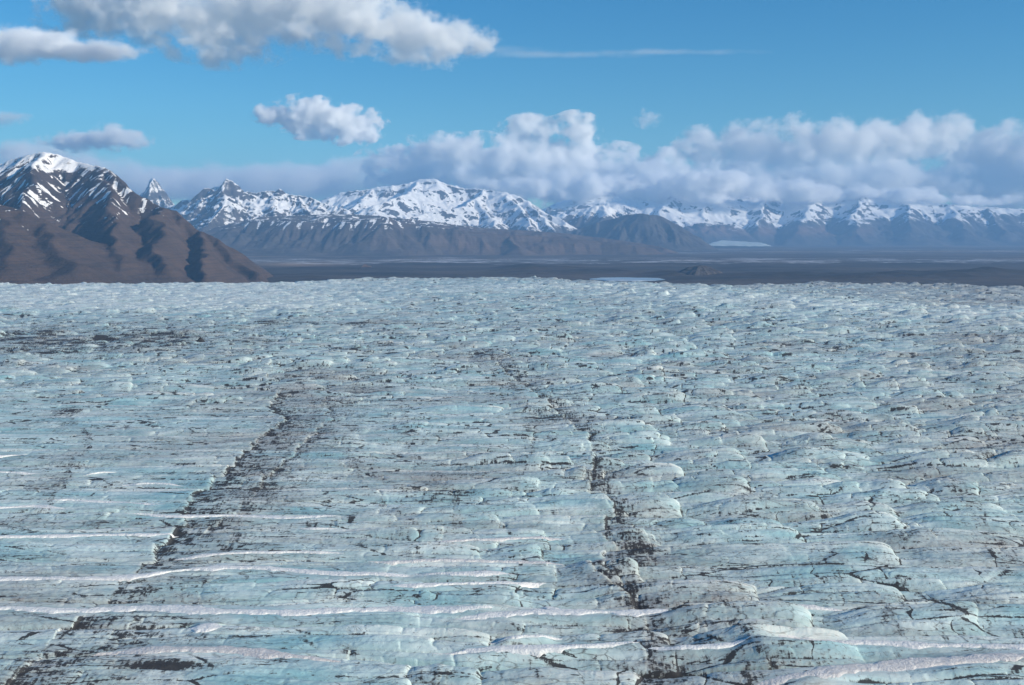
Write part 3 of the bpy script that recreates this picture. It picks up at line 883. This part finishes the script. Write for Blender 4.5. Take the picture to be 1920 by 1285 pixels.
massif("mountain", ROCK_FAR, -4800, 2100, 16000, 24500, 22.0, [
    ([(520, 420, 21500), (600, 376, 21200), (640, 361, 21000), (700, 352, 21000), (755, 346, 21000), (785, 338, 21000), (815, 336, 21000), (838, 346, 20900), (870, 352, 20800)], 0.55),
    ([(870, 352, 20800), (905, 354, 20700), (950, 361, 20400), (985, 374, 20200), (1005, 388, 20000), (1030, 402, 19700), (1060, 412, 19400)], 0.62),
    ([(905, 354, 20700), (895, 372, 20000), (870, 385, 19300), (800, 398, 18600), (770, 408, 18200)], 0.62),
    ([(950, 361, 20400), (965, 385, 19600), (985, 405, 18900), (1000, 430, 18000)], 0.70),
    ([(895, 372, 20000), (915, 395, 19200), (930, 420, 18300)], 0.62),
    ([(785, 338, 21000), (775, 358, 20200), (740, 372, 19500), (700, 385, 19000)], 0.55),
    ([(700, 352, 21000), (680, 375, 20000), (650, 395, 19200)], 0.5),
    ([(985, 374, 20200), (1010, 400, 19200), (1040, 430, 18200)], 0.75),
], 120, 900, snow4, oct=5, rough=190, crag=48, jag=34, seed=37)


# dark pointed hill right of the middle
def snow5(X, Y, H, hi, sl, e, D):
    n2 = fbm(X / 120, Y / 120, 4, 242)
    return 0.9 * sstep(330, 560, H + 160 * n2) + 0.3 * n2 * sstep(250, 500, H)


massif("mountain", ROCK_FAR, 500, 4600, 15200, 19500, 18.0, [
    ([(1000, 470, 17000), (1050, 442, 17200), (1090, 425, 17300), (1140, 412, 17200), (1180, 403, 17000), (1205, 400, 16900), (1235, 404, 16800), (1262, 418, 16700), (1290, 434, 16600), (1320, 452, 16500), (1340, 462, 16400)], 0.65),
    ([(1205, 400, 16900), (1215, 440, 16300), (1230, 465, 15900)], 0.6),
    ([(1120, 416, 17200), (1120, 450, 16600)], 0.6),
], 110, 430, lambda *a: snow5(*a) * 0.25, oct=5, crag=40, seed=47)
massif("mountain", ROCK_FAR, 1000, 3700, 18500, 22500, 20.0, [
    ([(1020, 430, 20500), (1060, 405, 20500), (1092, 392, 20500), (1130, 383, 20500), (1160, 394, 20500), (1190, 402, 20500), (1240, 425, 20500)], 0.75),
    ([(1130, 383, 20500), (1125, 415, 19600)], 0.7),
    ([(1160, 394, 20500), (1180, 425, 19600)], 0.7),
], 150, 480, snow5, oct=5, crag=50, jag=20, seed=57)


# the great ice-capped massif on the right
def snow6(X, Y, H, hi, sl, e, D):
    n = fbm(X / 1200, Y / 1200, 4, 251); n2 = fbm(X / 150, Y / 150, 4, 252); n3 = fbm(X / 420, Y / 420, 3, 253)
    lowline = 330 + 0.028 * np.clip(X - 4000, 0, 1e9)
    base = sstep(lowline - 150, lowline + 230, H + 230 * n + 120 * n3)
    steep = sstep(0.58, 0.95, sl + 0.4 * n2)
    return base * (1.08 - 0.78 * steep) + 0.34 * sstep(0, -0.3, hi) * sstep(100, 420, H) + 0.3 * n2 * sstep(60, 300, H) - 0.30 * sstep(0.12, 0.45, hi) * sstep(0.3, 0.6, sl)


def red6(X, Y, H, sl, e):
    return 0.75 * sstep(60, 220, H) * sstep(420, 260, H) * sstep(3500, 4500, X) * sstep(9000, 7500, X)


massif("mountain", ROCK_FAR, 300, 17500, 20500, 31500, 30.0, [
    ([(1000, 400, 27500), (1080, 376, 27500), (1150, 340, 27500), (1180, 350, 27500), (1230, 356, 27500), (1270, 347, 27500), (1300, 350, 27500), (1340, 359, 27500), (1400, 362, 27500), (1470, 366, 27500), (1540, 360, 27000), (1620, 362, 26500), (1700, 374, 26000), (1780, 384, 25500), (1850, 389, 25500), (1920, 394, 25500), (2200, 400, 25500)], 0.42),
    ([(1150, 340, 27500), (1150, 372, 26200), (1120, 405, 25000)], 0.7),
    ([(1270, 347, 27500), (1255, 375, 26000), (1235, 400, 25000), (1225, 425, 24200)], 0.6),
    ([(1340, 359, 27500), (1330, 385, 26000), (1320, 410, 25000)], 0.55),
    ([(1440, 368, 27000), (1425, 385, 26000), (1430, 405, 25000), (1425, 430, 24000)], 0.62),
    ([(1540, 360, 27000), (1520, 382, 25800), (1500, 408, 24600), (1500, 435, 23500)], 0.55),
    ([(1620, 362, 26500), (1610, 390, 25000), (1605, 420, 23800)], 0.6),
    ([(1700, 374, 26000), (1700, 400, 24600), (1710, 430, 23300)], 0.5),
    ([(1780, 384, 25500), (1800, 410, 24300), (1820, 435, 23200)], 0.5),
    ([(1862, 390, 25000), (1868, 408, 24600), (1880, 435, 23300)], 0.75),
    ([(1990, 396, 25000), (1980, 430, 23500)], 0.5),
], 120, 1100, snow6, oct=5, rough=300, crag=70, jag=40, red_fn=red6, seed=67)

# ------------------------------------------------------------------ plain, moraines, lake
def bump_px(x, y, c, su, sv):
    """smooth hump traced at a photo pixel of the plain"""
    u, v = to_px(x, y, BASE)
    return np.exp(-np.square((u - c[0]) / su) - np.square((v - c[1]) / sv))


def build_plain():
    cols, rows = 900, 620
    t = np.linspace(0, 1, rows)
    y = 1 / ((1 / 2500.0) * (1 - t) ** 1.1 + (1 / 120000.0) * (1 - (1 - t) ** 1.1))
    y = np.concatenate([[-6000, -2000, 200], y])
    s = np.linspace(-0.85, 0.85, cols)
    Y, S = np.meshgrid(y, s, indexing='ij')
    X = S * np.maximum(np.abs(Y), 2500) * 1.0
    Yc = np.maximum(Y, 2500)
    X = X.astype(F32); Y = Y.astype(F32)
    near = sstep(14000, 6500, Y)
    Z = BASE + near * (10 * ridged(X / 900, Y / 420, 4, 301) - 6 + 6 * fbm(X / 160, Y / 110, 4, 302)) + 1.5 * fbm(X / 400, Y / 400, 3, 303)
    u, v = to_px(X, Yc.astype(F32), BASE)
    # moraine belts; their dark tone also paints in cloud shade
    nz = fbm(X / 420, Y / 200, 4, 304)
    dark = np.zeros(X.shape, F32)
    for (cu, cv, su, sv, hh) in [(1600, 523, 420, 8, 38), (1860, 515, 120, 8, 30), (1000, 507, 75, 7, 42), (1120, 512, 90, 5, 24), (700, 516, 120, 4, 14), (1450, 505, 160, 5, 16), (1250, 519, 60, 4, 22), (620, 505, 120, 3, 16), (830, 497, 150, 2.5, 14), (1300, 497, 220, 3, 18), (1750, 497, 250, 3, 18), (1120, 490, 200, 2, 14), (560, 520, 90, 5, 20)]:
        q = np.square((u - cu) / su) + np.square((v - cv) / sv)
        Z += hh * np.exp(-q) * (0.75 + 0.8 * nz)
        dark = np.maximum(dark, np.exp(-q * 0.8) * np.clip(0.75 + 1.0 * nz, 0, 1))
    Z += (BASE - 3 - Z) * np.exp(-np.power(np.square((u - 1178) / 95) + np.square((v - 524) / 6), 2))
    wet = 0.55 * sstep(478, 488, v) * sstep(502, 492, v) + 0.4 * sstep(462, 470, v) * sstep(480, 474, v)
    tan = bump_px(X, Yc, (560, 496), 70, 4) + 0.55 * sstep(0.1, 0.5, fbm(X / 1600, Y / 700, 4, 305)) * sstep(505, 480, v) * sstep(459, 466, v) + 0.8 * bump_px(X, Yc, (1790, 461), 130, 1.2) + 0.7 * sstep(470.2, 471, v) * sstep(472.6, 471.6, v) * sstep(1500, 1700, u)
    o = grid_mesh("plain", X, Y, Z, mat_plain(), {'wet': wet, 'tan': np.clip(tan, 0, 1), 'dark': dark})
    tag(o, kind='structure')


build_plain()


def blob_ground(name, cu, cv, su_m, sv_m, z, mat, seed, hfun=None, kind='structure', attrs=()):
    """irregular sheet or hump lying on the plain around a traced pixel"""
    x0, y0 = gp(cu, cv, BASE)
    a = np.linspace(0, 2 * math.pi, 181); r = np.linspace(0, 1, 40)
    R, A = np.meshgrid(r, a, indexing='ij')
    edge = 1 + 0.30 * fbm(np.cos(A) * 1.6 + seed, np.sin(A) * 1.6, 4, 311)
    X = x0 + su_m * R * edge * np.cos(A); Y = y0 + sv_m * R * edge * np.sin(A)
    Z = np.full(X.shape, z, F32) if hfun is None else hfun(R, X, Y)
    X = np.concatenate([X, X[-1:]]); Y = np.concatenate([Y, Y[-1:]]); Z = Z - (4 * sstep(0.9, 1.0, R) if hfun is None else 0)
    Z = np.concatenate([Z, Z[-1:] - 12])
    o = grid_mesh(name, X, Y, Z, mat, {k: np.zeros(X.shape, F32) for k in attrs})
    tag(o, kind=kind)
    return o


WATER = mat_water()
blob_ground("lake", 1178, 524.0, 215, 210, BASE + 3, WATER, 3.0)
blob_ground("hill", 1312, 519, 200, 230, 0, ROCK_FAR, 5.0,
            hfun=lambda R, X, Y: BASE + 70 * np.power(np.cos(np.clip(R, 0, 1) * math.pi / 2), 1.3) * (1 + 0.12 * fbm(X / 60, Y / 60, 4, 321)) + 4 * fbm(X / 30, Y / 30, 3, 322) - 4, attrs=('snow', 'red'))


def build_tongue():
    """pale snout of a far glacier coming out of its valley"""
    a, b = np.linspace(0, 1, 60), np.linspace(0, 1, 24)
    B, A = np.meshgrid(b, a, indexing='ij')
    U = 1318 + 26 * B + A * (130 - 40 * B) + 9 * fbm(A * 5, B * 5, 3, 331)
    V = 457.0 - 7.0 * B * (1 - 0.6 * A) + 1.4 * A + 1.6 * fbm(A * 8, B * 5, 4, 332)
    x, y, z = dp(U, V, 19500 + 1200 * B)
    rim = np.minimum(np.minimum(A, 1 - A) * 9, 1) * np.minimum(B * 7, 1)
    z = z - 40 * (1 - rim)
    o = grid_mesh("glacier", np.asarray(x), np.asarray(y), np.asarray(z), ICE, {'dirt': A * 0, 'dust': A * 0 + 0.55, 'blue': A * 0 + 0.2, 'lit_crust': A * 0 + 0.2 + 0.4 * fbm(A * 14, B * 7, 3, 333)})
    tag(o, kind='structure')


build_tongue()

# ------------------------------------------------------------------ clouds, beyond and above the land
def build_cloud(label, dist, puffs, dens, soft=0.35, rag=1.2, nscale=0.022, flat=1.0, group=None, name="cloud", squash=0.9, detail=7.0):
    """puffs: centre and radii in photo pixels at the given distance; one closed hull, density eroded by noise"""
    px = dist / FPX
    c0 = Vector(dp(puffs[0][0], puffs[0][1], dist))
    loc = []
    for (u, v, ru, rv) in puffs:
        p = Vector(dp(u, v, dist)) - c0
        k = 0.25 * ru * math.sin(u * 12.9898 + v * 4.1)
        loc.append((p.x, p.y + k * px, p.z, ru * px, max(ru * squash, rv) * px, rv * px))
    t = NT("cloud_vapour")
    q = t.n('TexCoord').outputs['Object']
    wn_ = t.n('TexNoise', {'Vector': q, 'Scale': nscale * 0.55 / px, 'Detail': 2.0, 'Roughness': 0.5})
    off = t.n('VectorMath', {0: wn_.outputs['Color'], 1: (0.5, 0.5, 0.5)}, operation='SUBTRACT').outputs[0]
    off = t.n('VectorMath', {0: off, 1: (38 * px * rag, 38 * px * rag, 22 * px * rag)}, operation='MULTIPLY').outputs[0]
    qq = t.n('VectorMath', {0: q, 1: off}, operation='ADD').outputs[0]
    f = None
    for (x, y, z, rx, ry, rz) in loc:
        d = t.n('VectorMath', {0: qq, 1: (x, y, z)}, operation='SUBTRACT').outputs[0]
        d = t.n('VectorMath', {0: d, 1: (1 / rx, 1 / ry, 1 / rz)}, operation='MULTIPLY').outputs[0]
        l = t.math('SUBTRACT', 1.0, t.n('VectorMath', {0: d}, operation='LENGTH').outputs['Value'])
        f = l if f is None else t.math('SMOOTH_MAX', f, l, 0.15)
    n = t.noise(t.n('VectorMath', {0: q, 1: (1 / px, 1 / px, 1.25 / px)}, operation='MULTIPLY').outputs[0], nscale, detail, 0.68)
    n = t.math('MULTIPLY', t.math('SUBTRACT', n, 0.50), 2.6 * rag)
    g = t.math('ADD', f, n)
    den = t.math('MULTIPLY', t.ramp(g, 0.0, soft), dens / px)
    pv = t.n('VolumePrincipled', {'Color': (1.0, 1.0, 1.0), 'Density': den, 'Anisotropy': 0.0})
    t.t.links.new(pv.outputs[0], t.out.inputs['Volume'])
    t.m.cycles.volume_step_rate = CLOUD_STEP
    # hull: voxel union of the puffs
    verts, faces = [], []
    nu, nv = 20, 12
    for (x, y, z, rx, ry, rz) in loc:
        b = len(verts); s = 1.25
        for j in range(1, nv):
            for i in range(nu):
                th, phi = math.pi * j / nv, 2 * math.pi * i / nu
                verts.append((x + s * rx * math.sin(th) * math.cos(phi), y + s * ry * math.sin(th) * math.sin(phi), z + s * rz * math.cos(th)))
        verts.append((x, y, z + s * rz)); verts.append((x, y, z - s * rz))
        top, bot = len(verts) - 2, len(verts) - 1
        for i in range(nu):
            k = (i + 1) % nu
            faces.append((top, b + i, b + k))
            for j in range(nv - 2):
                faces.append((b + j * nu + i, b + (j + 1) * nu + i, b + (j + 1) * nu + k, b + j * nu + k))
            faces.append((b + (nv - 2) * nu + k, b + (nv - 2) * nu + i, bot))
    me = bpy.data.meshes.new(name); me.from_pydata(verts, [], faces); me.update()
    tmp = bpy.data.objects.new(name, me); COL.objects.link(tmp)
    md = tmp.modifiers.new("union", 'REMESH'); md.mode = 'VOXEL'
    md.voxel_size = min(l[5] for l in loc) * 0.33
    dg = bpy.context.evaluated_depsgraph_get()
    hull = bpy.data.meshes.new_from_object(tmp.evaluated_get(dg))
    bpy.data.objects.remove(tmp)
    hull.materials.clear(); hull.materials.append(t.m)
    o = bpy.data.objects.new(name, hull); COL.objects.link(o)
    o.location = c0
    tag(o, label, "cloud", group)
    return o


CLOUD_STEP = 0.25
G1, G2 = "clouds floating in the blue sky", "clouds banked behind the mountains"
build_cloud("huge grey bottomed cloud spread across the upper left of the sky", 16000,
            [(430, 30, 150, 82), (180, 22, 115, 50), (300, 10, 140, 75), (560, 8, 150, 78), (660, 28, 130, 72), (765, 72, 85, 50), (840, 78, 75, 44), (905, 85, 42, 26)], 0.085, 1.0, 1.6, 0.017, group=G1, squash=0.42)
build_cloud("bright white flat based cloud at the left edge, under the huge grey one", 12600,
            [(30, 80, 118, 34), (-80, 76, 120, 40), (150, 94, 115, 17)], 0.15, 0.9, 0.9, 0.018, group=G1, squash=0.5)
build_cloud("tiny faint pink wisp of cloud at the far left above the brown mountain", 22000,
            [(10, 222, 46, 14)], 0.05, 1.0, 1.2, 0.035, group=G1, squash=0.6)
build_cloud("flat cloud with a small tower, hanging above the brown snow-streaked mountain", 24000,
            [(150, 265, 76, 18), (222, 263, 64, 21), (208, 242, 32, 20)], 0.12, 0.9, 1.2, 0.03, group=G1, squash=0.6)
build_cloud("single white puffy cumulus standing alone left of the sky's centre", 20000,
            [(580, 219, 68, 36), (515, 214, 44, 20), (590, 197, 40, 24), (650, 232, 66, 33), (662, 252, 42, 22)], 0.20, 0.7, 1.5, 0.028, group=G1, squash=0.5)
build_cloud("very small ragged tuft of cloud right of the centre, in blue sky", 26000,
            [(1213, 222, 26, 18)], 0.05, 1.0, 1.5, 0.045, group=G1, squash=0.6)
build_cloud("long thin white streak of high cloud, drawn out right of the huge grey cloud", 30000,
            [(1060, 98, 200, 8), (930, 98, 120, 9), (1260, 99, 200, 5)], 0.014, 1.0, 0.7, 0.010, group=G1, squash=0.15)
build_cloud("low smooth layer of pale cloud behind the sharp snowy horns", 41000,
            [(480, 350, 210, 42), (300, 345, 190, 40), (40, 292, 130, 30), (140, 330, 150, 45), (630, 340, 140, 50)], 0.06, 0.9, 0.8, 0.012, group=G2, squash=0.4)
build_cloud("billowing bright cloud tower over the white peaks in the middle", 39000,
            [(930, 325, 130, 62), (800, 315, 120, 55), (850, 290, 66, 38), (985, 268, 62, 46), (1000, 240, 36, 26), (1078, 248, 46, 34), (1060, 288, 66, 46), (1110, 335, 160, 60), (1215, 325, 110, 42)], 0.17, 0.8, 1.7, 0.020, group=G2, squash=0.42)
build_cloud("long grey and white cloud bank over the mountains on the right", 40000,
            [(1530, 280, 120, 58), (1330, 278, 70, 40), (1425, 282, 105, 52), (1640, 272, 115, 55), (1750, 256, 115, 42), (1850, 275, 115, 50), (1970, 285, 130, 52), (1410, 340, 150, 45), (1570, 340, 165, 48), (1730, 340, 155, 48), (1870, 345, 155, 52), (2080, 310, 160, 75)], 0.11, 0.95, 1.55, 0.018, group=G2, squash=0.42)
build_cloud("soft white mist covering the ice-capped summits right of the middle", 26000,
            [(1230, 350, 130, 32), (960, 350, 90, 22), (1080, 350, 125, 32), (1350, 352, 130, 29), (1480, 356, 125, 24), (1640, 364, 130, 17), (1800, 376, 120, 10)], 0.24, 1.0, 1.5, 0.022, group=G2, squash=0.3)

# ------------------------------------------------------------------ the air
def build_haze():
    x, y0, y1, z0, z1 = 33000.0, -9000.0, 31900.0, -170.0, 2150.0
    # a box that reaches round the camera and every piece of land in view
    vs = [(sx * x, yy, zz) for zz in (z0, z1) for yy in (y0, y1) for sx in (-1, 1)]
    fs = [(2, 3, 1, 0), (5, 7, 6, 4), (1, 5, 4, 0), (6, 7, 3, 2), (4, 6, 2, 0), (3, 7, 5, 1)]
    me = bpy.data.meshes.new("haze"); me.from_pydata(vs, [], fs); me.update()
    t = NT("haze_air")
    pv = t.n('VolumePrincipled', {'Color': HAZE_COL, 'Density': HAZE_D, 'Anisotropy': 0.0})
    t.t.links.new(pv.outputs[0], t.out.inputs['Volume'])
    me.materials.append(t.m)
    o = bpy.data.objects.new("haze", me); COL.objects.link(o)
    tag(o, kind='stuff')


HAZE_COL, HAZE_D = (0.31, 0.60, 1.0), 3.6e-5
build_haze()
